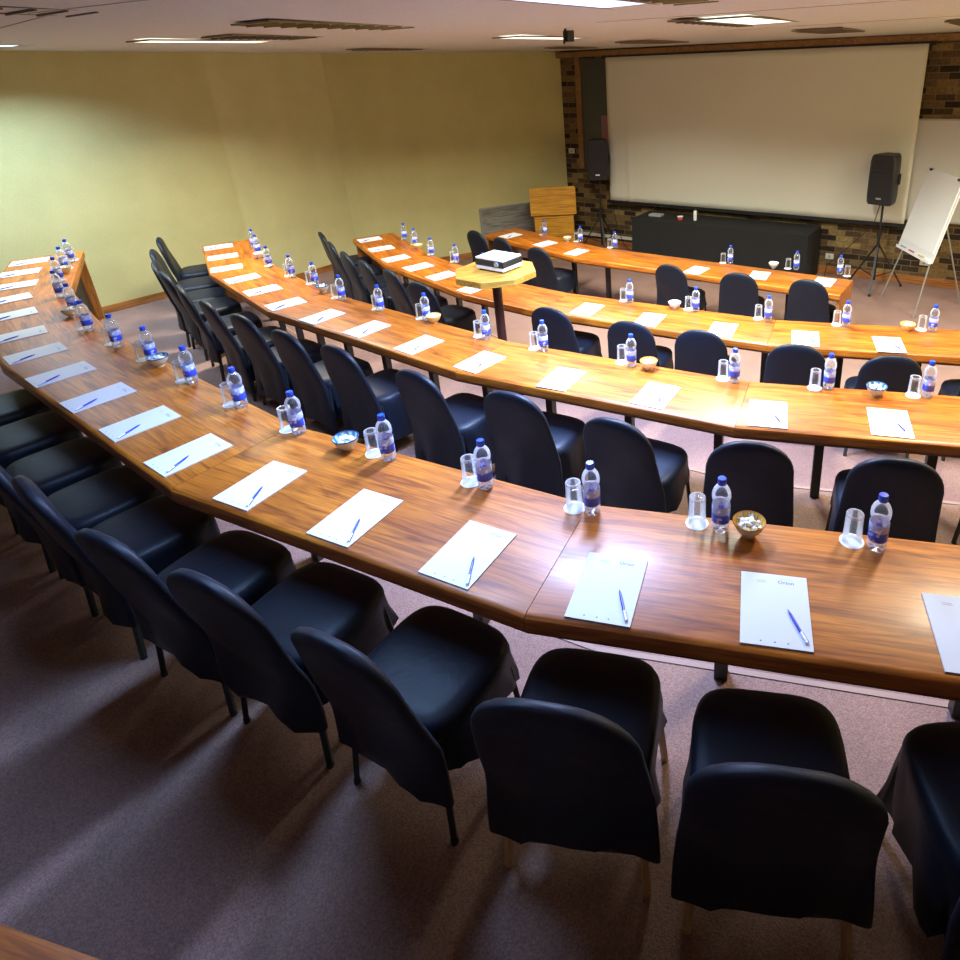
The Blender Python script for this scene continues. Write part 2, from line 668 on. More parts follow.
wall_seg('wall_left', LW[0], LW[1], M['wall'])
wall_seg('wall_left_middle', LW[1], LW[2], M['wall'])
wall_seg('wall_left_panel', LW[2], LW[3], M['wall_lit'])
wall_seg('wall_left_front', LW[3], LW[4], M['wall'])
wall_seg('wall_right_front', RW[0], RW[1], M['wall'])
wall_seg('wall_right_panel', RW[1], RW[2], M['wall'])
wall_seg('wall_right', RW[2], RW[3], M['wall'])
wall_seg('wall_back', RW[3], LW[0], M['wall'])

# brick screen wall: coordinates of the pattern run along x and z, so build it lying and stand it up
fw_len = (Vector(FRONT_R) - Vector(LW[4])).length
bm = bmesh.new()
box(bm, (fw_len / 2, H_TOP / 2 - .1, -WT / 2), (fw_len, H_TOP + .2, WT))
o = struct('wall_front', bm, M['brick'])
o.location = (LW[4][0], LW[4][1], 0)
o.rotation_euler = (PI / 2, 0, math.atan2(FD.y, FD.x))

# ceiling: very slightly raked plane
bm = bmesh.new()
poly = [Vector(p) for p in floor_poly]
lo = [bm.verts.new((p.x, p.y, ceil_z(p.x, p.y))) for p in poly]
hi = [bm.verts.new((p.x, p.y, ceil_z(p.x, p.y) + .12)) for p in poly]
bm.faces.new(lo)
bm.faces.new(hi[::-1])
for k in range(len(lo)):
    k2 = (k + 1) % len(lo)
    bm.faces.new((lo[k], lo[k2], hi[k2], hi[k]))
struct('ceiling', bm, M['ceiling'])


# skirting boards follow each tier
def skirt(name, a, b, z, h=.09, m='skirting', th=.018):
    a, b = Vector(a), Vector(b)
    d = b - a
    bm = bmesh.new()
    box(bm, (d.length / 2, -th / 2 - .001, h / 2), (d.length, th, h), 0, .004)
    o = struct(name, bm, M[m])
    o.location = (a.x, a.y, z + .001)
    o.rotation_euler = (0, 0, math.atan2(d.y, d.x))


def lerp(a, b, t):
    return (a[0] + (b[0] - a[0]) * t, a[1] + (b[1] - a[1]) * t)


skirt('baseboard_left', (-6.24, 7.318), (-5.44, 8.347), TIER[2])
skirt('baseboard_left_lower', (-5.40, 8.40), (-4.955, 8.974), TIER[3])
skirt('baseboard_left_panel', (-4.94, 8.995), (-4.16, 10.12), TIER[3])
skirt('baseboard_left_front', (-3.98, 10.36), (-.66, 12.033), TIER[4], .10)
skirt('baseboard_front', lerp(LW[4], FRONT_R, .005), lerp(LW[4], FRONT_R, .995), 0, .12)

# seams of the ceiling boards
for k, (a_, b_) in enumerate([((-3.0, 3.9), (-1.2, 3.0)), ((-2.9, 3.95), (-4.9, 5.6)), ((.0, 5.6), (2.4, 4.1)), ((1.2, 7.2), (3.4, 5.6))]):
    bm = bmesh.new()
    za, zb = ceil_z(*a_), ceil_z(*b_)
    bar(bm, (*a_, za), (*b_, zb), .012, .004)
    o = struct('trim_%d' % (k + 1), bm, mat('ceiling_seam', (.36, .31, .26), .9) if k == 0 else bpy.data.materials['ceiling_seam'])

# beam over the screen, posts, recess panel
fa = math.atan2(FD.y, FD.x)


def on_front(s, t, z):
    p = st(s, t)
    return (p[0], p[1], z)


bm = bmesh.new()
box(bm, on_front(3.6, .07, 3.215), (6.7, .14, .09), fa, .006)
o = struct('trim_5', bm, M['beam'])
bm = bmesh.new()
box(bm, on_front(.635, .045, 2.28), (.10, .09, 1.80), fa, .005)
o = struct('trim_6', bm, M['beam'])
bm = bmesh.new()
box(bm, on_front(.99, .03, 2.26), (.60, .06, 1.78), fa)
o = struct('wall_front_recess', bm, M['grey_glass'])
bm = bmesh.new()
box(bm, on_front(1.14, .064, 1.95), (.16, .01, .62), fa)
o = struct('wall_front_reflection', bm, mat('pink_reflection', (.28, .13, .13), .6))  # pink reflection in the recess panel, painted on as a strip
o.data.materials[0].use_nodes = True

# ------------------------------------------------------------------ desk rows
ORD = ['', 'first', 'second', 'third', 'fourth', 'fifth', 'sixth', 'seventh', 'eighth', 'ninth', 'tenth', 'eleventh', 'twelfth',
       'thirteenth', 'fourteenth', 'fifteenth', 'sixteenth', 'seventeenth']
ROWNAME = {1: 'fourth desk row from the screen', 2: 'third desk row from the screen', 3: 'second desk row from the screen', 4: 'front desk row by the screen'}

DESK_LABEL = {
    0: 'oak desk end at the very back corner, below the camera',
    1: 'long curved oak desk, fourth row from the screen, its end against the yellow wall',
    2: 'long curved oak desk, third row from the screen, just behind the projector stand',
    3: 'long curved oak desk, second row from the screen, passing behind the projector stand',
    4: 'short oak desk of the front row, facing the black-draped table and screen',
}
LEGS = {0: [.5], 1: None, 2: None, 3: None, 4: None}


def desk(row):
    z = TOPZ[row]
    T = .058
    D = DEPTH[row]
    near = arc(row, 0)
    root = empty('conference_desk', (near[0].x, near[0].y, TIER[row]), 0, DESK_LABEL[row], 'desk', 'curved oak desk rows')
    off = Vector((near[0].x, near[0].y, TIER[row]))
    offs = [(0, -.022), (.004, -.010), (.012, -.003), (.024, 0), (D - .012, 0), (D - .003, -.004), (D, -.014), (D, -T), (.0, -T)]
    loops = [arc(row, d) for d, _ in offs]
    n = len(near) - 1
    for i in range(n):
        a, b = near[i], near[i + 1]
        ang = math.atan2((b - a).y, (b - a).x)
        inv = Matrix.Rotation(-ang, 3, 'Z')
        gap = .0012 if 0 < i else 0
        rings = []
        for e in (i, i + 1):
            ring = []
            for (d, dz), lp in zip(offs, loops):
                p = Vector((lp[e].x, lp[e].y, 0)) - Vector((a.x, a.y, 0))
                p = inv @ p
                p.x += gap if e == i else -gap
                ring.append(Vector((p.x, p.y, dz)))
            rings.append(ring)
        bm = bmesh.new()
        loft(bm, rings)
        o = bm_obj('tabletop', bm, M['desk'], root, 30)
        o.location = Vector((a.x, a.y, z)) - off
        o.rotation_euler = (0, 0, ang)
        # lower lipping strip under the seat-side edge and apron on the far side
        for nm, d0, d1, z0, z1, mm in (('edge_strip', .012, .040, -T - .022, -T, 'desk_edge'), ('apron', D - .045, D - .02, -T - .055, -T, 'desk_panel')):
            l0, l1 = arc(row, d0), arc(row, d1)
            bm = bmesh.new()
            rings = []
            for e in (i, i + 1):
                rr = []
                for lp, zz in ((l0, z0), (l0, z1), (l1, z1), (l1, z0)):
                    p = inv @ (Vector((lp[e].x, lp[e].y, 0)) - Vector((a.x, a.y, 0)))
                    rr.append(Vector((p.x, p.y, zz)))
                rings.append(rr)
            loft(bm, rings)
            o = bm_obj(nm, bm, M[mm], root)
            o.location = Vector((a.x, a.y, z)) - off
            o.rotation_euler = (0, 0, ang)
    # posts
    for p, ang in LEGPOS[row]:
        bm = bmesh.new()
        h = z - T - TIER[row]
        box(bm, (0, 0, h / 2), (.055, .055, h), 0, .003)
        o = bm_obj('leg', bm, M['dark_metal'], root)
        o.location = Vector((p.x, p.y, TIER[row])) - off
        o.rotation_euler = (0, 0, ang)
    # end boards
    for which in ENDS[row]:
        i0, sgn = (0, 1) if which == 'L' else (-1, -1)
        pn, pf = arc(row, .03)[i0], arc(row, D - .015)[i0]
        d = pf - pn
        ang = math.atan2(d.y, d.x)
        c = (pn + pf) / 2
        nd = Vector((d.y, -d.x)).normalized() * (.018 if which == 'L' else -.018)
        c = c + nd
        bm = bmesh.new()
        h = z - T - TIER[row]
        box(bm, (0, 0, 0), (h, d.length, .032), 0, .003)
        o = bm_obj('end_panel', bm, M['desk_panel'], root)
        o.location = Vector((c.x, c.y, TIER[row] + h / 2 + .0005)) - off
        o.rotation_euler = (0, PI / 2, 0)
        o.rotation_euler = (Matrix.Rotation(ang - PI / 2, 3, 'Z') @ Matrix.Rotation(PI / 2, 3, 'Y')).to_euler()
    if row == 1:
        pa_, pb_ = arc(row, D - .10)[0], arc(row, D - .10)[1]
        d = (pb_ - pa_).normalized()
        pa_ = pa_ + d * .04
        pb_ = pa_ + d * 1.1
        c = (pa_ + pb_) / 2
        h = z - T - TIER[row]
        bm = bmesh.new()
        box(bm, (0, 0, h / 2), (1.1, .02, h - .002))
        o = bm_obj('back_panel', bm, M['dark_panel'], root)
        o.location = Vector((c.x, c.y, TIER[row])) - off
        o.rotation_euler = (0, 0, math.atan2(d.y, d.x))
    return root


# notepads: world centre and turn (degrees), listed from the open side to the yellow wall
PADS = {
    1: [(1.03, 1.416, -13), (.484, 1.543, -12.3), (-.035, 1.662, -14.7), (-.528, 1.854, -26.2), (-1.008, 2.085, -25.8), (-1.493, 2.326, -26), (-1.952, 2.592, -35.4),
        (-2.38, 2.908, -36.9), (-2.813, 3.221, -36), (-3.269, 3.552, -36.9), (-3.690, 3.892, -40), (-4.081, 4.239, -45.6), (-4.490, 4.67, -44.5), (-4.844, 5.06, -44),
        (-5.109, 5.456, -58), (-5.402, 5.866, -59), (-5.632, 6.263, -58)],
    2: [(2.13, 2.90, -13), (1.492, 3.043, -16.1), (.869, 3.189, -14.4), (.265, 3.463, -27.7), (-.311, 3.732, -25), (-.883, 4.04, -35.2), (-1.385, 4.384, -36.9), (-1.881, 4.741, -36.3),
        (-2.352, 5.062, -36), (-2.812, 5.422, -46.2), (-3.214, 5.844, -48), (-3.608, 6.254, -47.2), (-3.976, 6.654, -60), (-4.27, 7.139, -60), (-4.573, 7.613, -59.5)],
    3: [(2.78, 4.50, -12), (2.165, 4.615, -13.4), (1.57, 4.80, -16), (.95, 5.05, -22), (.363, 5.347, -24.5), (-.19, 5.667, -28), (-1.37, 6.43, -37), (-1.81, 6.91, -46),
        (-2.17, 7.30, -49), (-2.541, 7.709, -52), (-2.875, 8.216, -58), (-3.192, 8.736, -58)],
    4: [(2.40, 6.87, -31), (1.76, 7.20, -25), (1.073, 7.49, -37), (-.391, 8.52, -37), (-.85, 9.03, -46), (-1.41, 9.60, -44)],
}
ENDS = {0: [], 1: ['L', 'R'], 2: ['L', 'R'], 3: ['L', 'R'], 4: ['L', 'R']}
LEGPOS = {k: [] for k in range(5)}
for row in (1, 2, 3, 4):
    ps = PADS[row]
    for i, (p, q) in enumerate(zip(ps[:-1], ps[1:])):
        if row == 1 and i not in (1, 3, 5, 7, 9, 11, 13):
            continue
        if row == 1 and i == 1:
            LEGPOS[1].append((Vector((.405, 1.93)), R(-13.5)))
            continue
        mx_, my_ = (p[0] + q[0]) / 2, (p[1] + q[1]) / 2
        a = R((p[2] + q[2]) / 2)
        LEGPOS[row].append((Vector((mx_ - math.sin(a) * (.49 - GAP), my_ + math.cos(a) * (.49 - GAP))), a))
LEGPOS[1].append((Vector((1.27, 1.72)), R(-13.5)))
LEGPOS[0].append((Vector((-.75, .40)), R(-14.6)))
LEGPOS[4] = [(Vector(p), R(a)) for p, a in (((-1.05, 9.40), -46), ((-.45, 8.90), -46), ((.02, 8.52), -33), ((.70, 8.06), -33), ((1.52, 7.52), -33), ((2.1, 7.14), -33))]
for row in (0, 1, 2, 3, 4):
    desk(row)

# ------------------------------------------------------------------ chairs


def supell(hw, hd, n, k, N_):
    a = 2 * PI * k / N_
    c, s_ = math.cos(a), math.sin(a)
    return (hw * math.copysign(abs(c) ** (2 / n), c), hd * math.copysign(abs(s_) ** (2 / n), s_))


def make_chair(seed, legmat, label, drop=0.0, wide=1.0):
    rnd = random.Random(seed)
    root = empty('covered_chair', (0, 0, 0), 0, label, 'chair')
    # back cover: arched slab leaning away from the desk
    bm = bmesh.new()
    NB = 40
    ph = [rnd.uniform(0, 6) for _ in range(6)]
    rings = []
    lv = [.205, .26, .32, .38, .44, .50, .56, .62, .68, .73, .77, .805, .835, .86, .88, .893, .90]
    for z in lv:
        zd = z - drop * max(0, (.44 - z) / .235)
        if z < .68:
            hw = .232 - .018 * max(0, (z - .44) / .24) + .010 * max(0, (.44 - z) / .24)
        else:
            t = min(1, (z - .68) / .2225)
            hw = .214 * max(.06, (1 - t ** 2.5) ** .46)
        yc = -.215 - max(0, z - .42) * .225 - .02 * max(0, .42 - z)
        hd = .030 if z < .84 else max(.010, .030 * math.sqrt(max(.05, 1 - ((z - .84) / .064) ** 2)))
        bulge = .012 * math.sin(PI * min(1, max(0, (z - .40) / .5)))
        ring = []
        low = max(0, (.62 - z) / .42)
        for k in range(NB):
            x, y = supell(hw * wide, hd, 3.0, k, NB)
            wv = low * .010 * (math.sin(19 * x + ph[0] + 5 * z) + .7 * math.sin(31 * x + ph[1] - 9 * z))
            wv += .004 * math.sin(9 * x + 14 * z + ph[2])
            zz = zd
            if z == lv[0]:
                zz = zd + .022 * math.sin(7 * x + ph[3]) + (.035 if abs(x) < .13 else 0.0)
            ring.append(Vector((x * (1 + .02 * math.sin(12 * z + ph[4]) * low), yc + y + wv - (bulge if y < 0 else bulge * .6) * (1 - (x / .24) ** 2), zz)))
        rings.append(ring)
    loft(bm, rings)
    bm_obj('back_cover', bm, M['black_cloth'], root, 60)
    # seat cover with a draped skirt
    bm = bmesh.new()
    NS = 48
    rings = []
    prof = [(.05, .492, 0), (.45, .489, 0), (.75, .484, 0), (.90, .476, 0), (.97, .462, 0), (1.0, .440, .1), (1.0, .405, .3), (1.005, .36, .6), (1.02, .31, 1.0), (1.035, .265, 1.3),
            (.97, .268, 1.0), (.93, .33, .3), (.90, .40, 0)]
    for sc_, z, wf in prof:
        ring = []
        for k in range(NS):
            x, y = supell(.225 * sc_, .225 * sc_, 4.2, k, NS)
            a = 2 * PI * k / NS
            fold = wf * (.009 + .05 * drop) * (math.sin(7 * a + ph[0]) + .8 * math.sin(13 * a + ph[1] + 20 * z) + .5 * math.sin(23 * a + ph[5]))
            r_ = math.hypot(x, y) + 1e-6
            y2 = y + .010
            zz = z + (.012 * math.sin(5 * a + ph[2]) * wf if wf > .9 else 0) - drop * max(0, (.44 - z) / .175) * min(1, wf)
            if .02 < sc_ < .8 and z > .48:
                zz -= .006 * (1 - sc_)
            ring.append(Vector((x * (1 + fold / r_), y2 * (1 + fold / r_), zz)))
        rings.append(ring)
    loft(bm, rings)
    bm_obj('seat_cover', bm, M['black_cloth'], root, 60)
    for sx_ in (-1, 1):
        for sy_ in (-1, 1):
            bm = bmesh.new()
            bar(bm, (sx_ * .190, sy_ * .175, .42), (sx_ * .222, sy_ * .205 - (.012 if sy_ < 0 else 0), .012), .019, .019)
            tube(bm, (sx_ * .222, sy_ * .205 - (.012 if sy_ < 0 else 0), 0), (sx_ * .222, sy_ * .205 - (.012 if sy_ < 0 else 0), .02), .014, .012, 10)
            bm_obj('leg', bm, M[legmat], root)
    return root


protos = [make_chair(3, 'green_metal', 'x'), make_chair(11, 'green_metal', 'x'), make_chair(29, 'green_metal', 'x', .12, 1.02)]
tan_proto = make_chair(5, 'tan_leg', 'x', .02, 1.09)
used = set()


def place_chair(x, y, deg, row, label, tan=False, k=0):
    src = tan_proto if tan else protos[k % 3]
    g = 'covered chairs at the ' + ROWNAME[row]
    if src.name not in used:
        used.add(src.name)
        src.location = (x, y, TIER[row])
        src.rotation_euler = (0, 0, R(deg))
        src['label'] = label
        src['group'] = g
        return src
    return dup(src, (x, y, TIER[row]), R(deg), label, g)


# measured middle of each chair's back top (x, y); None = set squarely behind its notepad
TOPS = {
    1: [(1.03, .79), (.355, .925), (-.192, 1.107), (-.82, 1.34), (-1.33, 1.60), (-1.80, 1.83), (-2.34, 2.17), None, None, None, None],
    2: [None, (1.28, 2.46), (.65, 2.64), (0, 2.91), (-.58, 3.26), (-1.21, 3.59), (-1.86, 4.04), (-2.35, 4.36), (-2.85, 4.74), (-3.32, 5.11), (-3.81, 5.57), (-4.24, 6.04), (-4.60, 6.47), (-4.91, 6.94), (-5.20, 7.51)],
    3: [None, (1.96, 4.07), (1.36, 4.32), (.70, 4.66), (.16, 4.91), (-.52, 5.31), (-1.88, 6.19), (-2.31, 6.68), (-2.72, 7.08), (-3.09, 7.50), (-3.45, 8.02), (-3.78, 8.58)],
    4: [(2.11, 6.52), (1.44, 6.85), (.72, 7.26), (-.90, 8.27), (-1.46, 8.87), (-1.91, 9.36)],
}
for row in (1, 2, 3, 4):
    tops = TOPS[row]
    n = len(tops)
    for i, tp in enumerate(tops):
        px, py, pa = PADS[row][i]
        if row == 1 and i < 3:
            pa += (14, 4, 1.5)[i]
        a = R(pa + random.uniform(-2.5, 2.5))
        nx, ny = -math.sin(a), math.cos(a)
        if tp is None:
            k = .60 if row == 1 else .56
            tp = (px - nx * k, py - ny * k)
        c = (tp[0] + nx * .335, tp[1] + ny * .335)
        m_ = n - i
        if row == 1 and i < 3:
            lab = ['black covered chair with long skirt, at the open end of the ', 'black covered chair with pale legs, second from the open end, ', 'black covered chair with pale legs, third from the open end, '][i] + ROWNAME[row].replace(' from the screen', '')
        else:
            lab = 'black covered chair, %s from the yellow wall, %s' % (ORD[m_], ROWNAME[row])
        place_chair(c[0], c[1], math.degrees(a), row, lab, row == 1 and 0 < i < 3, 2 if (row == 1 and i == 0) or (row == 2 and 3 < i < 10) else i * 7 % 2 if row < 3 else i * 7 + row)

# ------------------------------------------------------------------ notepads and pens


def text_mesh(s, size):
    cu = bpy.data.curves.new('lettering', 'FONT')
    cu.body = s
    cu.size = size
    cu.resolution_u = 2
    o = bpy.data.objects.new('lettering', cu)
    COL.objects.link(o)
    bpy.context.view_layer.update()
    dg = bpy.context.evaluated_depsgraph_get()
    me = bpy.data.meshes.new_from_object(o.evaluated_get(dg))
    bpy.data.objects.remove(o)
    return me


pad0 = empty('notepad', (0, 0, 0), 0, 'x', 'notepad')
bm = bmesh.new()
box(bm, (0, 0, .0025), (.21, .297, .005), 0, 0)
bm_obj('sheets', bm, M['paper'], pad0)
me = text_mesh('Orion', .021)
me.materials.clear()
me.materials.append(M['print_dark'])
lg = bpy.data.objects.new('printed_logo', me)
COL.objects.link(lg)
lg.parent = pad0
lg.location = (.012, .108, .0053)
bm = bmesh.new()
for k in range(14):
    a0, a1 = PI * (.12 + .055 * k), PI * (.12 + .055 * (k + 1))
    vs = [bm.verts.new((.040 + r_ * math.cos(a), .124 + .35 * r_ * math.sin(a), .0053)) for a, r_ in ((a0, .020), (a1, .020), (a1, .0213), (a0, .0213))]
    bm.faces.new(vs)
bm_obj('logo_arc', bm, M['print_dark'], pad0)
bm = bmesh.new()
for x_, w_ in ((-.048, .020), (-.034, .012), (-.040, .030)):
    box(bm, (x_ + .002, .116 - .007 * (w_ > .02) + .0 * x_, .0052), (w_, .0022, .0004))
bm_obj('printed_crest', bm, M['print_pale'], pad0)
bm = bmesh.new()
for x_ in (-.045, -.004, .034):
    r_ = bmesh.ops.create_circle(bm, cap_ends=True, segments=8, radius=.0028, matrix=Matrix.Translation((x_, -.132, .0053)))
bm_obj('printed_dot', bm, M['print_dark'], pad0)

pen0 = empty('pen', (0, 0, 0), 0, 'x', 'pen')
# lies along local +y from its clip end; tip towards +y
bm = bmesh.new()
prof = [(0, .134), (.0012, .132), (.0032, .120), (.0042, .108), (.0045, .05), (.0045, .040), (0, .040)]
lathe(bm, prof, 12)
bmesh.ops.rotate(bm, verts=bm.verts[:], matrix=Matrix.Rotation(-PI / 2, 3, 'X'))
o = bm_obj('barrel', bm, M['pen_blue'], pen0, 40)
o.location = (0, 0, .0047)
bm = bmesh.new()
lathe(bm, [(0, 0), (.0040, .001), (.0047, .006), (.0047, .041), (.0, .041)], 12)
bmesh.ops.rotate(bm, verts=bm.verts[:], matrix=Matrix.Rotation(-PI / 2, 3, 'X'))
o = bm_obj('grip', bm, M['pen_silver'], pen0, 40)
o.location = (0, 0, .0047)
bm = bmesh.new()
box(bm, (.0052, .022, .0047), (.0016, .036, .003))
bm_obj('clip', bm, M['pen_blue'], pen0)

first = {}


def put(proto, key, loc, rz, label, group):
    if key not in first:
        first[key] = proto
        proto.location = loc
        proto.rotation_euler = (0, 0, rz)
        proto['label'] = label
        proto['group'] = group
        return proto
    return dup(proto, loc, rz, label, group)


for row in (1, 2, 3, 4):
    lst = [p for p in PADS[row]]
    skip = 1 if row in (2, 3) else 0       # those first seats lie outside the view
    lst = lst[skip:]
    n = len(lst)
    for i, (px, py, pa) in enumerate(lst):
        a = R(pa)
        z = TOPZ[row]
        put(pad0, 'pad', (px, py, z), a, 'white notepad, %s from the yellow wall, on the %s' % (ORD[n - i], ROWNAME[row]), 'notepads on the ' + ROWNAME[row])
        # pen lies across the lower open-side corner
        jx, jy = random.uniform(-.006, .004), random.uniform(-.006, .006)
        e = Vector((.089 + jx, -.130 + jy))
        t_ = Vector((.041 + jx, -.012 + jy))
        if 3 <= i <= 9 and row == 1 or row == 2 and i > 1:
            t_ = Vector((.030 + jx, -.010 + jy))
        d = t_ - e
        th = math.atan2(d.y, d.x) - PI / 2
        ex = px + e.x * math.cos(a) - e.y * math.sin(a)
        ey = py + e.x * math.sin(a) + e.y * math.cos(a)
        put(pen0, 'pen', (ex, ey, z + .005), a + th, 'blue pen on the notepad %s from the yellow wall, %s' % (ORD[n - i], ROWNAME[row]), 'pens on the ' + ROWNAME[row])

# ------------------------------------------------------------------ bottles, glasses, coasters
bot0 = empty('water_bottle', (0, 0, 0), 0, 'x', 'bottle')
bm = bmesh.new()
prof = [(0, .004), (.012, .003), (.020, 0), (.027, .001), (.0305, .008), (.0322, .020), (.0318, .034), (.0322, .045), (.0322, .118), (.0295, .124), (.0290, .128), (.0325, .136), (.0345, .150),
        (.0335, .166), (.0285, .180), (.0205, .192), (.0145, .198), (.0132, .201), (.0132, .206), (0, .206)]
lathe(bm, prof, 24)
for v_ in bm.verts:                          # five-lobed foot
    if .0005 < v_.co.z < .03 or v_.co.z <= .0005:
        a = math.atan2(v_.co.y, v_.co.x)
        k = max(0, (.03 - v_.co.z) / .03)
        v_.co.z += .004 * k * (1 - math.cos(5 * a)) * .5
        v_.co.x *= 1 - .06 * k * (1 - math.cos(5 * a)) * .5
        v_.co.y *= 1 - .06 * k * (1 - math.cos(5 * a)) * .5
bm_obj('bottle_body', bm, M['pet'], bot0, 50)
bm = bmesh.new()
lathe(bm, [(.0326, .046), (.0330, .047), (.0330, .116), (.0326, .117)], 28)
bm_obj('bottle_label', bm, M['label'], bot0, 50)
bm = bmesh.new()
lathe(bm, [(.0150, .200), (.0158, .201), (.0158, .221), (.0145, .2255), (0, .226)], 24)
bm_obj('bottle_cap', bm, M['blue_cap'], bot0, 50)

gl0 = empty('drinking_glass', (0, 0, 0), 0, 'x', 'glass')
bm = bmesh.new()
lathe(bm, [(.0318, 0), (.0335, 0), (.0325, .03), (.0300, .112), (.0285, .118), (0, .118)], 24)
bm_obj('outer_wall', bm, M['glass'], gl0, 50)
bm = bmesh.new()
lathe(bm, [(.0318, .0005), (.0305, .03), (.0280, .100), (.0, .103)], 24)
bm_obj('inner_wall', bm, M['glass'], gl0, 50)
bm = bmesh.new()
lathe(bm, [(.0225, .1186), (.0290, .1186), (.0300, .116), (.0305, .110), (.0300, .109)], 24)
bm_obj('base_ring', bm, clear('thick_glass', (.85, .90, .88), .40, .12), gl0, 50)

co0 = None
BOT = {
    1: [(.90, 1.80), (.38, 1.93), (-.09, 2.06), (-.53, 2.25), (-1.0, 2.49), (-1.51, 2.75), (-1.94, 3.05), (-2.38, 3.37), (-2.82, 3.71), (-3.20, 3.96), (-3.62, 4.28), (-4.03, 4.70), (-4.42, 5.08),
        (-4.76, 5.52), (-5.0, 5.90), (-5.17, 6.20)],
    2: [(1.82, 3.32), (1.30, 3.47), (.76, 3.60), (.14, 3.89), (-.46, 4.20), (-.90, 4.45), (-1.45, 4.90), (-1.90, 5.16), (-2.34, 5.49), (-2.76, 5.95), (-3.11, 6.25), (-3.52, 6.65), (-3.90, 7.20), (-4.09, 7.50)],
    3: [(2.61, 4.85), (1.97, 5.02), (1.37, 5.22), (.79, 5.52), (.21, 5.82), (-1.35, 6.97), (-1.75, 7.42), (-2.12, 7.78), (-2.46, 8.32), (-2.69, 8.66)],
    4: [(2.66, 7.13), (2.23, 7.37), (1.52, 7.73), (.13, 8.66), (-.35, 9.07), (-.89, 9.56)],
}
GLS = {
    1: [(.83, 1.84), (.30, 1.97), (-.16, 2.09), (-.60, 2.29), (-1.08, 2.54), (-1.58, 2.79), (-2.01, 3.08), (-2.45, 3.40), (-2.89, 3.73), (-3.28, 4.01), (-3.70, 4.33), (-4.09, 4.77), (-4.47, 5.14),
        (-4.82, 5.58), (-5.04, 5.97), (-5.21, 6.27)],
    2: [(1.75, 3.34), (1.22, 3.48), (.70, 3.65), (.08, 3.95), (-.53, 4.24), (-.97, 4.51), (-1.51, 4.94), (-1.95, 5.21), (-2.42, 5.55), (-2.83, 6.00), (-3.17, 6.30), (-3.56, 6.71), (-3.93, 7.27), (-4.12, 7.57)],
    3: [(2.54, 4.89), (1.91, 5.07), (1.30, 5.28), (.73, 5.57), (.15, 5.87), (-1.41, 7.02), (-1.80, 7.48), (-2.15, 7.84), (-2.50, 8.38), (-2.72, 8.72)],
    4: [(2.72, 7.06), (2.15, 7.43), (1.44, 7.77), (.06, 8.70), (-.41, 9.11), (-.94, 9.61)],
}
co_bm = bmesh.new()
lathe(co_bm, [(0, .0015), (.040, .0015), (.0425, .001), (.0425, 0), (0, 0)], 32)
co0 = bm_obj('coaster', co_bm, M['coaster'])
tag(co0, 'x', 'coaster')
for row in (1, 2, 3, 4):
    z = TOPZ[row]
    n = len(BOT[row])
    for i, (x, y) in enumerate(BOT[row]):
        put(bot0, 'bottle', (x, y, z), random.uniform(0, 6.28), 'blue capped water bottle, %s from the yellow wall, %s' % (ORD[n - i], ROWNAME[row]), 'water bottles on the ' + ROWNAME[row])
    for i, (x, y) in enumerate(GLS[row]):
        put(co0, 'coaster', (x, y, z), 0, 'white coaster under the glass %s from the yellow wall, %s' % (ORD[n - i], ROWNAME[row]), 'coasters on the ' + ROWNAME[row])
        put(gl0, 'glass', (x, y, z + .0015), random.uniform(0, 6.28), 'upturned glass, %s from the yellow wall, %s' % (ORD[n - i], ROWNAME[row]), 'upturned glasses on the ' + ROWNAME[row])

# ------------------------------------------------------------------ bowls of wrapped sweets


def make_bowl(outm, inm, rimm, label):
    root = empty('sweet_bowl', (0, 0, 0), 0, label, 'bowl')
    bm = bmesh.new()
    lathe(bm, [(0, .002), (.020, .002), (.022, 0), (.025, 0), (.025, .008), (.036, .017), (.047, .032), (.0545, .050), (.058, .0615)], 32)
    bm_obj('bowl_outside', bm, M[outm], root, 50)
    bm = bmesh.new()
    lathe(bm, [(.056, .0615), (.051, .046), (.042, .028), (.028, .014), (0, .010)], 32)
    bm_obj('bowl_inside', bm, M[inm], root, 50)
    bm = bmesh.new()
    lathe(bm, [(.0585, .0580), (.0592, .0615), (.0575, .0640), (.0555, .0620), (.0552, .0580)], 32)
    bm_obj('rim', bm, M[rimm], root, 50)
    return root


def make_sweet(seed):
    rnd = random.Random(seed)
    bm = bmesh.new()
    bmesh.ops.create_icosphere(bm, subdivisions=2, radius=.011)
    for v_ in bm.verts:
        nn = noise.noise(v_.co * 160 + Vector((seed, 0, 0)))
        v_.co *= 1 + .25 * nn
        v_.co.x *= 1.35
        v_.co.z *= .7
    for s_ in (-1, 1):                        # twisted, fanned wrapper ends
        base = bm.verts.new((s_ * .012, 0, 0))
        fan = [bm.verts.new((s_ * .026, -.010 + .005 * k, rnd.uniform(-.003, .005))) for k in range(5)]
        for p, q in zip(fan[:-1], fan[1:]):
            bm.faces.new((base, p, q))
    o = bm_obj('wrapped_sweet', bm, M['foil'], None, 40)
    return tag(o, 'x', 'sweet')


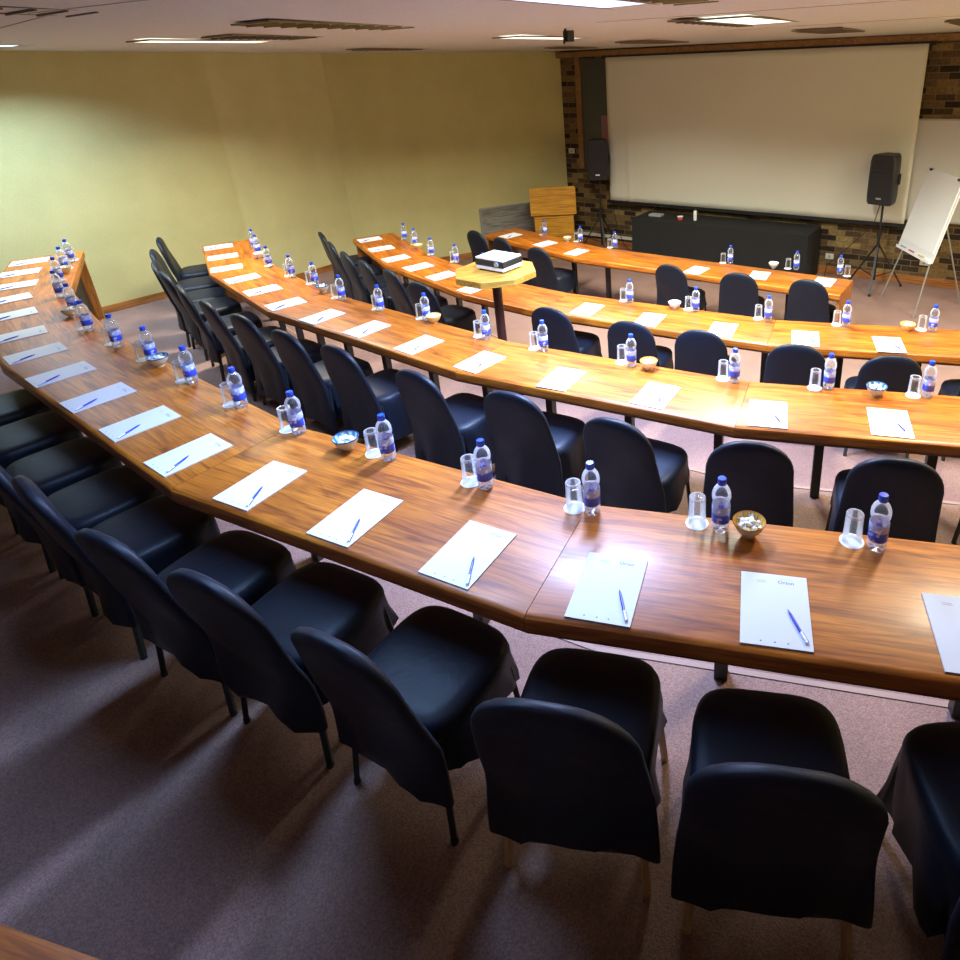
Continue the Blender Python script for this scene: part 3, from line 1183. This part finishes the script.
sweets = [make_sweet(1), make_sweet(2), make_sweet(3)]
sw_used = set()
BOWLS = [
    (1, .476, 1.895, 'orange', 'orange rimmed striped bowl of sweets, nearest the open end'), (1, -1.22, 2.59, 'blue', 'blue and green striped sweet bowl'), (1, -2.72, 3.62, 'blue', 'blue rimmed sweet bowl beside a bottle, middle'),
    (1, -3.98, 4.60, 'cream', 'cream sweet bowl behind bottles, towards the wall'), (1, -4.93, 5.80, 'cream', 'cream sweet bowl close to the yellow wall'),
    (2, 1.54, 3.36, 'blue', 'blue and white sweet bowl by the open end'), (2, .25, 3.83, 'orange', 'orange rimmed sweet bowl'), (2, -1.375, 4.83, 'yellow', 'pale yellow sweet bowl'), (2, -2.60, 5.73, 'blue', 'green and blue sweet bowl'), (2, -3.80, 7.02, 'white', 'white sweet bowl near the yellow wall'),
    (3, 2.42, 4.88, 'yellow', 'yellow sweet bowl by the open end'), (3, .61, 5.61, 'white', 'pale green and white sweet bowl'), (3, -2.37, 8.12, 'yellow', 'yellow sweet bowl near the yellow wall'),
    (4, 1.99, 7.48, 'white', 'white sweet bowl facing the black-draped table'), (4, -.54, 9.13, 'cream', 'cream sweet bowl in front of the lectern'),
]
KINDS = {'orange': ('bowl_cream', 'bowl_orange_in', 'rim_orange'), 'blue': ('bowl_cream', 'bowl_blue_in', 'rim_blue'), 'cream': ('bowl_cream', 'bowl_cream', 'bowl_cream'),
         'white': ('bowl_white', 'bowl_white', 'bowl_white'), 'yellow': ('bowl_yellow', 'bowl_yellow', 'bowl_yellow')}
bp = {}
for bi, (row, x, y, kind, lab) in enumerate(BOWLS):
    z = TOPZ[row]
    rz = random.uniform(0, 6)
    full = '%s, %s' % (lab, ROWNAME[row])
    if kind not in bp:
        o = make_bowl(*KINDS[kind], full)
        o.location = (x, y, z)
        o.rotation_euler = (0, 0, rz)
        o['group'] = 'sweet bowls'
        bp[kind] = o
    else:
        dup(bp[kind], (x, y, z), rz, full, 'sweet bowls')
    ns = 9 if row == 1 and bi < 3 else 6
    for k in range(ns):
        if k < ns - 3:
            a, r_, zz = 2 * PI * k / (ns - 3) + bi, .027, .046
        else:
            a, r_, zz = 2 * PI * k / 3 + bi * 2, .012, .0575
        src = sweets[k % 3]
        o = src if src.name not in sw_used else src.copy()
        if src.name in sw_used:
            COL.objects.link(o)
        sw_used.add(src.name)
        o.location = (x + r_ * math.cos(a), y + r_ * math.sin(a), z + zz)
        o.rotation_euler = (random.uniform(-.5, .5), random.uniform(-.5, .5), random.uniform(0, 6))
        o['label'] = 'white wrapped sweet in the ' + lab.replace(' of sweets', '').replace('sweet bowl', 'bowl') + ', ' + ROWNAME[row].replace(' from the screen', '').replace(' by the screen', '')
        o['group'] = 'sweets in the %s of the %s' % (lab, ROWNAME[row])

# ------------------------------------------------------------------ projector on its octagonal stand
PX, PY = -.99, 5.60
t = empty('projector_stand', (PX, PY, TIER[3]), R(12), 'octagonal pale wood projector stand on one maroon post', 'stand')
bm = bmesh.new()
oc = [(.375 * math.cos(PI / 8 + PI / 4 * k), .375 * math.sin(PI / 8 + PI / 4 * k)) for k in range(8)]
prism(bm, oc, 1.115, 1.175)
bmesh.ops.bevel(bm, geom=[e for e in bm.edges], offset=.005, segments=1, affect='EDGES')
bm_obj('stand_top', bm, M['pale_wood'], t)
bm = bmesh.new()
tube(bm, (0, 0, .02), (0, 0, 1.115), .042, .042, 20)
bm_obj('post', bm, M['maroon'], t, 40)
bm = bmesh.new()
lathe(bm, [(0, 0), (.24, 0), (.24, .010), (.05, .03), (0, .03)], 28)
bm_obj('base_plate', bm, M['maroon'], t, 40)

t = empty('projector', (PX + .035, PY + .04, TIER[3] + 1.1755), R(-34), 'white topped projector with black sides on the octagonal stand', 'projector')
bm = bmesh.new()
box(bm, (0, 0, .032), (.325, .25, .034), 0, .006)
bm_obj('lower_case', bm, M['white_plastic'], t)
bm = bmesh.new()
box(bm, (0, 0, .076), (.332, .257, .056), 0, .008)
bm_obj('side_band', bm, M['black_plastic'], t)
bm = bmesh.new()
box(bm, (0, 0, .112), (.325, .25, .020), 0, .008)
bm_obj('top_cover', bm, M['white_plastic'], t)
bm = bmesh.new()
tube(bm, (.09, -.127, .078), (.09, -.138, .078), .024, .022, 20)
bm_obj('lens', bm, M['grey_plastic'], t, 40)
for x_, y_ in ((-.13, -.095), (.13, -.095), (0, .095)):
    bm = bmesh.new()
    tube(bm, (x_, y_, 0), (x_, y_, .017), .012, .009, 12)
    bm_obj('foot', bm, M['black_plastic'], t)

# ------------------------------------------------------------------ lectern
LX, LY = -.86, 11.12
t = empty('lectern', (LX, LY, 0), R(4), 'golden oak lectern in the corner by the brick wall', 'lectern')
bm = bmesh.new()
box(bm, (0, 0, .04), (.70, .44, .08), 0, .004)
bm_obj('plinth', bm, M['lectern'], t)
bm = bmesh.new()
box(bm, (0, -.0, .42), (.66, .40, .68), 0, .004)
o = bm_obj('body', bm, M['lectern'], t)
bm = bmesh.new()
loft(bm, [[Vector((x_, -.245, .762)), Vector((x_, .22, .762)), Vector((x_, .22, 1.05)), Vector((x_, -.225, 1.205))] for x_ in (-.38, .38)])
bm_obj('reading_box', bm, M['lectern'], t)
bm = bmesh.new()
loft(bm, [[Vector((x_, -.22, 1.204)), Vector((x_, .24, 1.044)), Vector((x_, .24, 1.062)), Vector((x_, -.22, 1.222))] for x_ in (-.36, .36)])
bm_obj('reading_top', bm, M['lectern'], t)

# ------------------------------------------------------------------ speakers on tripods


def speaker_set(x, y, face, base_z, stand_label, spk_label, lean, legs_a):
    t = empty('speaker_stand', (x, y, 0), 0, stand_label, 'speaker stand', 'speaker tripods')
    bm = bmesh.new()
    tube(bm, (0, 0, .12), (0, 0, .75), .019, .019, 14)
    bm_obj('lower_pole', bm, M['black_plastic'], t, 40)
    bm = bmesh.new()
    tube(bm, (0, 0, .75), (0, 0, base_z + .05), .015, .015, 14)
    bm_obj('upper_pole', bm, M['black_plastic'], t, 40)
    for z_ in (.58, .74):
        bm = bmesh.new()
        tube(bm, (0, 0, z_), (0, 0, z_ + .05), .030, .030, 14)
        bm_obj('collar', bm, M['black_plastic'], t, 40)
    for k in range(3):
        a = legs_a + 2 * PI * k / 3
        c, s_ = math.cos(a), math.sin(a)
        bm = bmesh.new()
        bar(bm, (.03 * c, .03 * s_, .60), (.40 * c, .40 * s_, .02), .026, .016)
        o = bm_obj('leg', bm, M['black_plastic'], t)
        bm = bmesh.new()
        tube(bm, (.40 * c, .40 * s_, 0), (.40 * c, .40 * s_, .035), .018, .016, 10)
        bm_obj('rubber_foot', bm, M['grille_black'], o)
        bm = bmesh.new()
        bar(bm, (.02 * c, .02 * s_, .17), (.26 * c, .26 * s_, .235), .018, .008)
        bm_obj('brace', bm, M['black_plastic'], t)
    s = empty('loudspeaker', (x, y, base_z), face, spk_label, 'loudspeaker', 'loudspeakers')
    bm = bmesh.new()
    sec = []
    for zz, sc_ in ((0, .86), (.03, .97), (.10, 1.0), (.34, 1.0), (.56, .97), (.62, .90), (.645, .78)):
        ring = []
        for (px, py) in ((-.175, -.15), (-.15, -.172), (.15, -.172), (.175, -.15), (.165, .0), (.11, .15), (-.11, .15), (-.165, .0)):
            ring.append(Vector((px * sc_, py * (1 if py < 0 else sc_), zz)))
        sec.append(ring)
    loft(bm, sec)
    bm_obj('cabinet', bm, M['black_plastic'], s, 40)
    bm = bmesh.new()
    loft(bm, [[Vector((px, -.178, pz)) for px, pz in ((-.135, .06), (.135, .06), (.15, .12), (.15, .40), (.12, .43), (-.12, .43), (-.15, .40), (-.15, .12))],
              [Vector((px, -.165, pz)) for px, pz in ((-.14, .055), (.14, .055), (.155, .12), (.155, .405), (.125, .435), (-.125, .435), (-.155, .405), (-.155, .12))]])
    bm_obj('grille', bm, M['grille_black'], s)
    bm = bmesh.new()
    loft(bm, [[Vector((px, -.176, pz)) for px, pz in ((-.13, .46), (.13, .46), (.11, .58), (-.11, .58))], [Vector((px * .6, -.150, .52 + (pz - .52) * .5)) for px, pz in ((-.13, .46), (.13, .46), (.11, .58), (-.11, .58))]])
    bm_obj('horn', bm, M['grille_black'], s)
    bm = bmesh.new()
    box(bm, (.0, -.181, .085), (.07, .004, .022))
    bm_obj('badge', bm, M['grey_plastic'] if lean else M['white_plastic'], s)
    for sx_ in (-1, 1):
        bm = bmesh.new()
        box(bm, (sx_ * .172, 0, .33), (.02, .05, .14), 0, .006)
        bm_obj('side_handle', bm, M['grille_black'], s)
    return t, s


speaker_set(-.06, 11.27, R(-8), 1.27, 'black tripod stand between the lectern and screen', 'black loudspeaker on a tripod between the lectern and screen', False, R(-80))
speaker_set(3.76, 8.76, R(-46), 1.20, 'black tripod stand in front of the screen, beside the flip chart', 'black loudspeaker on a tripod beside the flip chart', True, R(-118))
# cables trailing off the speakers
bm = bmesh.new()
polyline(bm, [(.02, 11.44, 1.40), (.10, 11.40, 1.0), (.20, 11.35, .5), (.32, 11.30, .12), (.42, 11.22, .012), (.62, 11.05, .012)], .006, 6)
tag(bm_obj('speaker_cable', bm, M['black_plastic'], None, 40), 'black cable hanging from the loudspeaker by the lectern', 'cable')
bm = bmesh.new()
polyline(bm, [(3.82, 8.93, 1.30), (3.74, 8.95, .85), (3.45, 9.15, .45), (3.26, 9.28, .20), (3.24, 9.30, .012)], .006, 6)
tag(bm_obj('speaker_cable', bm, M['black_plastic'], None, 40), 'black cable slanting from the loudspeaker by the flip chart', 'cable')

# ------------------------------------------------------------------ projection screen
t = empty('projection_screen', on_front(3.605, .15, .88), fa, 'large off-white projection screen hung on the brick wall', 'screen')
bm = bmesh.new()
SW, SH = 4.74, 2.27
NXg, NZg = 90, 24
grid = []
for j in range(NZg + 1):
    rowv = []
    for i in range(NXg + 1):
        x = -SW / 2 + SW * i / NXg
        z = SH * j / NZg
        u = (x + SW / 2)
        amp = .010 * math.exp(-(u / .75) ** 2) * math.exp(-(max(0, z - .9) / 1.0) ** 2) * (0.35 + .65 * min(1, u / .15))
        y = amp * (math.sin(u * 42 + z * .8) + .7 * math.sin(u * 23 + 1.2 * z + 1))
        rowv.append((x, y - .002, z))
    grid.append(rowv)
fv = [[bm.verts.new(p) for p in rv] for rv in grid]
bv = [[bm.verts.new((p[0], p[1] + .003, p[2])) for p in rv] for rv in grid]
for j in range(NZg):
    for i in range(NXg):
        bm.faces.new((fv[j][i], fv[j][i + 1], fv[j + 1][i + 1], fv[j + 1][i]))
        bm.faces.new((bv[j][i], bv[j + 1][i], bv[j + 1][i + 1], bv[j][i + 1]))
for i in range(NXg):
    bm.faces.new((fv[0][i], bv[0][i], bv[0][i + 1], fv[0][i + 1]))
    bm.faces.new((fv[NZg][i], fv[NZg][i + 1], bv[NZg][i + 1], bv[NZg][i]))
for j in range(NZg):
    bm.faces.new((fv[j][0], fv[j + 1][0], bv[j + 1][0], bv[j][0]))
    bm.faces.new((fv[j][NXg], bv[j][NXg], bv[j + 1][NXg], fv[j + 1][NXg]))
bm_obj('screen_fabric', bm, M['screen'], t, True)
bm = bmesh.new()
box(bm, (.05, .04, -.03), (SW + .25, .06, .06), 0, .006)
bm_obj('bottom_bar', bm, M['black_trim'], t)
bm = bmesh.new()
box(bm, (0, .055, SH + .01), (SW + .16, .09, .055), 0, .006)
bm_obj('roller_housing', bm, M['black_trim'], t)

# ------------------------------------------------------------------ black-draped table before the screen
t = empty('draped_table', on_front(3.42, .42, 0), fa, 'long table under a floor-length black cloth below the screen', 'table')
bm = bmesh.new()
TL, TD_, TH = 2.86, .62, .745
NP = 120
rings = []
for z, sc_ in ((TH, .97), (TH - .006, .995), (TH - .025, 1.0), (TH - .2, 1.0), (TH - .45, 1.0), (.01, 1.0)):
    ring = []
    for k in range(NP):
        # walk round a rectangle
        per = 2 * (TL + TD_)
        s_ = per * k / NP
        if s_ < TL:
            p = (-TL / 2 + s_, -TD_ / 2); nn = (0, -1)
        elif s_ < TL + TD_:
            p = (TL / 2, -TD_ / 2 + s_ - TL); nn = (1, 0)
        elif s_ < 2 * TL + TD_:
            p = (TL / 2 - (s_ - TL - TD_), TD_ / 2); nn = (0, 1)
        else:
            p = (-TL / 2, TD_ / 2 - (s_ - 2 * TL - TD_)); nn = (-1, 0)
        amp = max(0, (TH - .03 - z)) * .022
        wv = amp * (math.sin(s_ * 11) + .6 * math.sin(s_ * 23 + 1)) + amp * .6
        ring.append(Vector((p[0] - (1 - sc_) * math.copysign(.12, p[0]) + nn[0] * wv, p[1] - (1 - sc_) * math.copysign(.12, p[1]) + nn[1] * wv, z)))
    rings.append(ring)
loft(bm, rings, True, True)
bm_obj('tablecloth', bm, M['black_drape'], t, 50)
bm = bmesh.new()
for xx in (-1.25, 1.25):
    for yy in (-.2, .2):
        tube(bm, (xx, yy, 0), (xx, yy, .70), .018, .018, 10)
bm_obj('leg_frame', bm, M['dark_metal'], t)

t = empty('wifi_router', on_front(2.30, .47, .747), fa, 'small dark router with two thin aerials on the black table', 'router')
bm = bmesh.new()
box(bm, (0, 0, .022), (.22, .14, .038), 0, .008)
bm_obj('router_case', bm, M['grey_plastic'], t)
for sx_ in (-.05, .08):
    bm = bmesh.new()
    tube(bm, (sx_, .06, .03), (sx_, .065, .20), .005, .004, 8)
    bm_obj('aerial', bm, M['black_plastic'], t)
t = empty('spray_bottle', on_front(3.0, .50, .747), fa, 'slim white spray bottle with black top on the black table', 'bottle')
bm = bmesh.new()
lathe(bm, [(0, 0), (.026, 0), (.027, .01), (.027, .14), (.018, .155), (0, .156)], 18)
bm_obj('bottle_body', bm, M['white_plastic'], t, 50)
bm = bmesh.new()
lathe(bm, [(0, .155), (.014, .155), (.014, .185), (.008, .195), (0, .195)], 14)
bm_obj('spray_cap', bm, M['black_plastic'], t, 50)
t = empty('marker_box', on_front(2.77, .56, .747), fa + .5, 'small red and white box on the black table', 'box')
bm = bmesh.new()
box(bm, (0, 0, .022), (.07, .05, .044), 0, .003)
bm_obj('carton', bm, M['red'], t)
bm = bmesh.new()
box(bm, (.0, .0, .055), (.085, .04, .020), .3, .004)
bm_obj('white_lid', bm, M['white_plastic'], t)

# ------------------------------------------------------------------ wall fittings
t = empty('whiteboard', on_front(6.42, .03, .93), fa, 'plain whiteboard fixed to the brick wall behind the flip chart', 'whiteboard')
bm = bmesh.new()
box(bm, (.02, 0, .65), (1.04, .02, 1.30), 0, .002)
bm_obj('board', bm, M['white_board'], t)
for k, (c_, s_) in enumerate((((.02, -.004, 1.31), (1.08, .03, .02)), ((.02, -.004, -.01), (1.08, .03, .02)), ((-.51, -.004, .65), (.02, .03, 1.3)), ((.55, -.004, .65), (.02, .03, 1.3)))):
    bm = bmesh.new()
    box(bm, c_, s_)
    bm_obj('frame_rail', bm, M['grey_metal'], t)

for nm, s_, z, lab in (('light_switch', .38, 1.66, 'pale light switch on the narrow brick strip by the yellow wall'), ('power_socket', 4.99, .27, 'pale power socket low on the brick wall by the black table'),
                       ('power_socket', 6.29, .33, 'white power socket on the brick wall below the flip chart')):
    t = empty(nm, on_front(s_, .008, z), fa, lab, 'switch' if 'switch' in nm else 'socket')
    bm = bmesh.new()
    box(bm, (0, 0, 0), (.12, .016, .085), 0, .003)
    bm_obj('face_plate', bm, M['socket'], t)
    bm = bmesh.new()
    box(bm, (0, -.010, 0), (.03, .008, .04), 0, .002)
    bm_obj('rocker', bm, M['grey_plastic'], t)

bm = bmesh.new()
bar(bm, on_front(.35, .03, .20), on_front(2.3, .03, .20), .035, .05)
tag(bm_obj('cable_conduit', bm, M['socket']), 'pale cable conduit along the foot of the brick wall behind the lectern', 'conduit')

# grey board leaning on the yellow wall
wd = (Vector(LW[4]) - Vector(LW[3])).normalized()
wa = math.atan2(wd.y, wd.x)
wn = Vector((wd.y, -wd.x))
pA = Vector(LW[3]) + wd * 2.08 + wn * .03
t = empty('wall_panel', (pA.x, pA.y, 0.10), wa, 'grey wood-grain panel on the yellow wall beside the lectern', 'panel')
bm = bmesh.new()
box(bm, (.58, 0, .36), (1.16, .03, .72), 0, .003)
bm_obj('panel_board', bm, M['grey_board'], t)
bm = bmesh.new()
box(bm, (.58, -.004, .73), (1.18, .045, .02))
box(bm, (-.008, -.004, .36), (.02, .045, .74))
bm_obj('panel_frame', bm, M['grey_plastic'], t)

# ------------------------------------------------------------------ flip chart
t = empty('flip_chart', (4.0, 8.0, 0), 0, 'white flip chart on a thin tripod easel in front of the whiteboard', 'flip chart')
off = Vector((4.0, 8.0, 0))
BL, BR_, TL_, TR_ = Vector((3.86, 8.38, .71)), Vector((3.90, 7.52, .71)), Vector((4.12, 8.38, 1.715)), Vector((4.125, 7.50, 1.69))
nrm = (BR_ - BL).cross(TL_ - BL).normalized()
if nrm.x > 0:
    nrm = -nrm


def slab(bm, a, b, c_, d, th, lift=0.0):
    q = [p - off + nrm * lift for p in (a, b, c_, d)]
    f_ = [bm.verts.new(p) for p in q]
    g_ = [bm.verts.new(p - nrm * th) for p in q]
    bm.faces.new(f_)
    bm.faces.new(g_[::-1])
    for k in range(4):
        bm.faces.new((f_[k], f_[(k + 1) % 4], g_[(k + 1) % 4], g_[k]))


def bil(u, v_):
    return BL * (1 - u) * (1 - v_) + BR_ * u * (1 - v_) + TR_ * u * v_ + TL_ * (1 - u) * v_


bm = bmesh.new()
slab(bm, BL, BR_, TR_, TL_, .016)
bm_obj('backing_board', bm, M['white_plastic'], t)
bm = bmesh.new()
slab(bm, bil(.03, .11), bil(.97, .11), bil(.97, .985), bil(.03, .985), .012, .013)
bm_obj('paper_pad', bm, mat('flip_paper', (.86, .88, .87), .7, .3), t)
bm = bmesh.new()
slab(bm, bil(.02, -.012), bil(.98, -.012), bil(.98, .02), bil(.02, .02), .04, .035)
bm_obj('pen_tray', bm, M['white_plastic'], t)
for k, (u, mm) in enumerate(((.15, 'grey_plastic'), (.40, 'red'), (.68, 'yellow'))):
    bm = bmesh.new()
    a = bil(u, .03) - off + nrm * .032
    b_ = bil(u + .14, .03) - off + nrm * .032
    tube(bm, a, b_, .009, .009, 10)
    bm_obj('marker_clip', bm, M[mm], t)
for u in (.12, .9):
    bm = bmesh.new()
    a = bil(u, .985) - off + nrm * .02
    tube(bm, a - nrm * .03, a + nrm * .012, .016, .016, 10)
    bm_obj('clamp', bm, M['black_plastic'], t)
apex = (TL_ + TR_) / 2 - nrm * .05
for p_top, p_bot in ((bil(.12, .05) - nrm * .03, Vector((3.74, 8.40, 0))), (bil(.9, .05) - nrm * .03, Vector((3.81, 7.57, 0))), (bil(.5, .75) - nrm * .05, Vector((4.60, 7.98, 0)))):
    bm = bmesh.new()
    tube(bm, p_top - off, p_bot - off, .010, .010, 10)
    bm_obj('leg', bm, M['grey_metal'], t, 40)

# ------------------------------------------------------------------ ceiling fittings


def fixture(x, y, lx, ly, kind, label, i=0, col=(1, 1, 1)):
    z = ceil_z(x, y)
    cat = 'ceiling light' if kind in ('lit', 'louvre', 'half') else 'vent'
    t = empty('ceiling_light' if cat == 'ceiling light' else 'ceiling_vent', (x, y, z), ROOM_A, label, cat)
    bm = bmesh.new()
    fr = .03
    for c_, s_ in (((0, ly / 2 + fr / 2, -.004), (lx + 2 * fr, fr, .012)), ((0, -ly / 2 - fr / 2, -.004), (lx + 2 * fr, fr, .012)), ((lx / 2 + fr / 2, 0, -.004), (fr, ly, .012)), ((-lx / 2 - fr / 2, 0, -.004), (fr, ly, .012))):
        box(bm, c_, s_)
    bm_obj('frame', bm, M['frame_brown'], t)
    if kind in ('lit', 'half'):
        w_ = ly if kind == 'lit' else ly / 2
        yo = 0 if kind == 'lit' else ly / 4
        bm = bmesh.new()
        box(bm, (0, yo, -.004), (lx, w_, .008))
        bm_obj('diffuser', bm, emit('lit_diffuser', col, 1.8), t)
        if kind == 'half':
            bm = bmesh.new()
            box(bm, (0, -ly / 4, .0), (lx, ly / 2, .006))
            for k in range(9):
                box(bm, (-lx / 2 + lx * (k + .5) / 9, -ly / 4, -.012), (.01, ly / 2, .02))
            bm_obj('louvre', bm, M['gold_louvre'], t)
    else:
        bm = bmesh.new()
        box(bm, (0, 0, .0), (lx, ly, .006))
        n = 10
        for k in range(n):
            box(bm, (-lx / 2 + lx * (k + .5) / n, 0, -.010), (.012, ly, .018))
        bm_obj('louvre' if kind == 'louvre' else 'grille', bm, M['gold_louvre'] if i else (M['dim_louvre'] if kind == 'louvre' else M['vent_brown']), t)
    return t


LAMP_LABELS = ['cool white lit ceiling panel above the fourth desk row', 'thin lit ceiling panel near the yellow wall above the third desk row', 'bluish lit ceiling panel close to the yellow wall',
               'lit ceiling panel beside the small black ceiling bracket', 'bright white ceiling panel in front of the screen', 'warm lit ceiling panel over the open end of the fourth desk row', 'warm lit ceiling panel over the open end of the second desk row',
               'added unseen cool panel for the chair seats, behind the gold louvred one', 'added unseen dim cool fill panel over the back of the room']
for (lx, ly, lc, lw), lab in zip(LIT, LAMP_LABELS):
    fixture(lx, ly, 1.36, .42 if lw == 160 else .32, 'lit', lab, 0, lc)
fixture(.25, 3.72, 1.36, .28, 'louvre', 'gold louvred unlit ceiling panel beside the cool lit one', 1)
fixture(1.00, 5.98, 1.36, .16, 'louvre', 'narrow dark louvre alongside the bright white panel')
fixture(-3.12, 3.48, 1.36, .36, 'louvre', 'dim louvred unlit ceiling panel over the back of the room')
fixture(-1.86, 5.20, 1.25, .36, 'louvre', 'gold louvred unlit ceiling panel above the third desk row', 1)
fixture(-2.87, 6.27, .80, .40, 'vent', 'brown square ceiling vent beside the thin lit panel')
fixture(-2.72, 9.35, 1.0, .30, 'vent', 'thin brown ceiling vent near the fold in the yellow wall')
fixture(2.50, 7.65, 1.15, .45, 'vent', 'dark brown ceiling vent before the screen, towards the flip chart')
fixture(.75, 9.25, 1.15, .45, 'vent', 'dark brown ceiling vent before the middle of the screen')
fixture(3.5, 6.85, 1.2, .15, 'vent', 'long thin dark slot in the ceiling over the second desk row')
fixture(-.35, 10.45, .9, .3, 'vent', 'pale brown ceiling vent near the corner with the lectern')

t = empty('ceiling_bracket', (-.275, 6.25, ceil_z(-.275, 6.25) - .12), .6, 'small black bracket hanging from the ceiling beside a lit panel', 'bracket')
bm = bmesh.new()
tube(bm, (-.02, 0, .0), (.0, 0, .12), .010, .010, 10)
bm_obj('stem', bm, M['black_plastic'], t)
bm = bmesh.new()
box(bm, (.03, 0, .06), (.07, .08, .09), 0, .006)
bm_obj('mount_block', bm, M['black_plastic'], t)

bpy.context.view_layer.update()
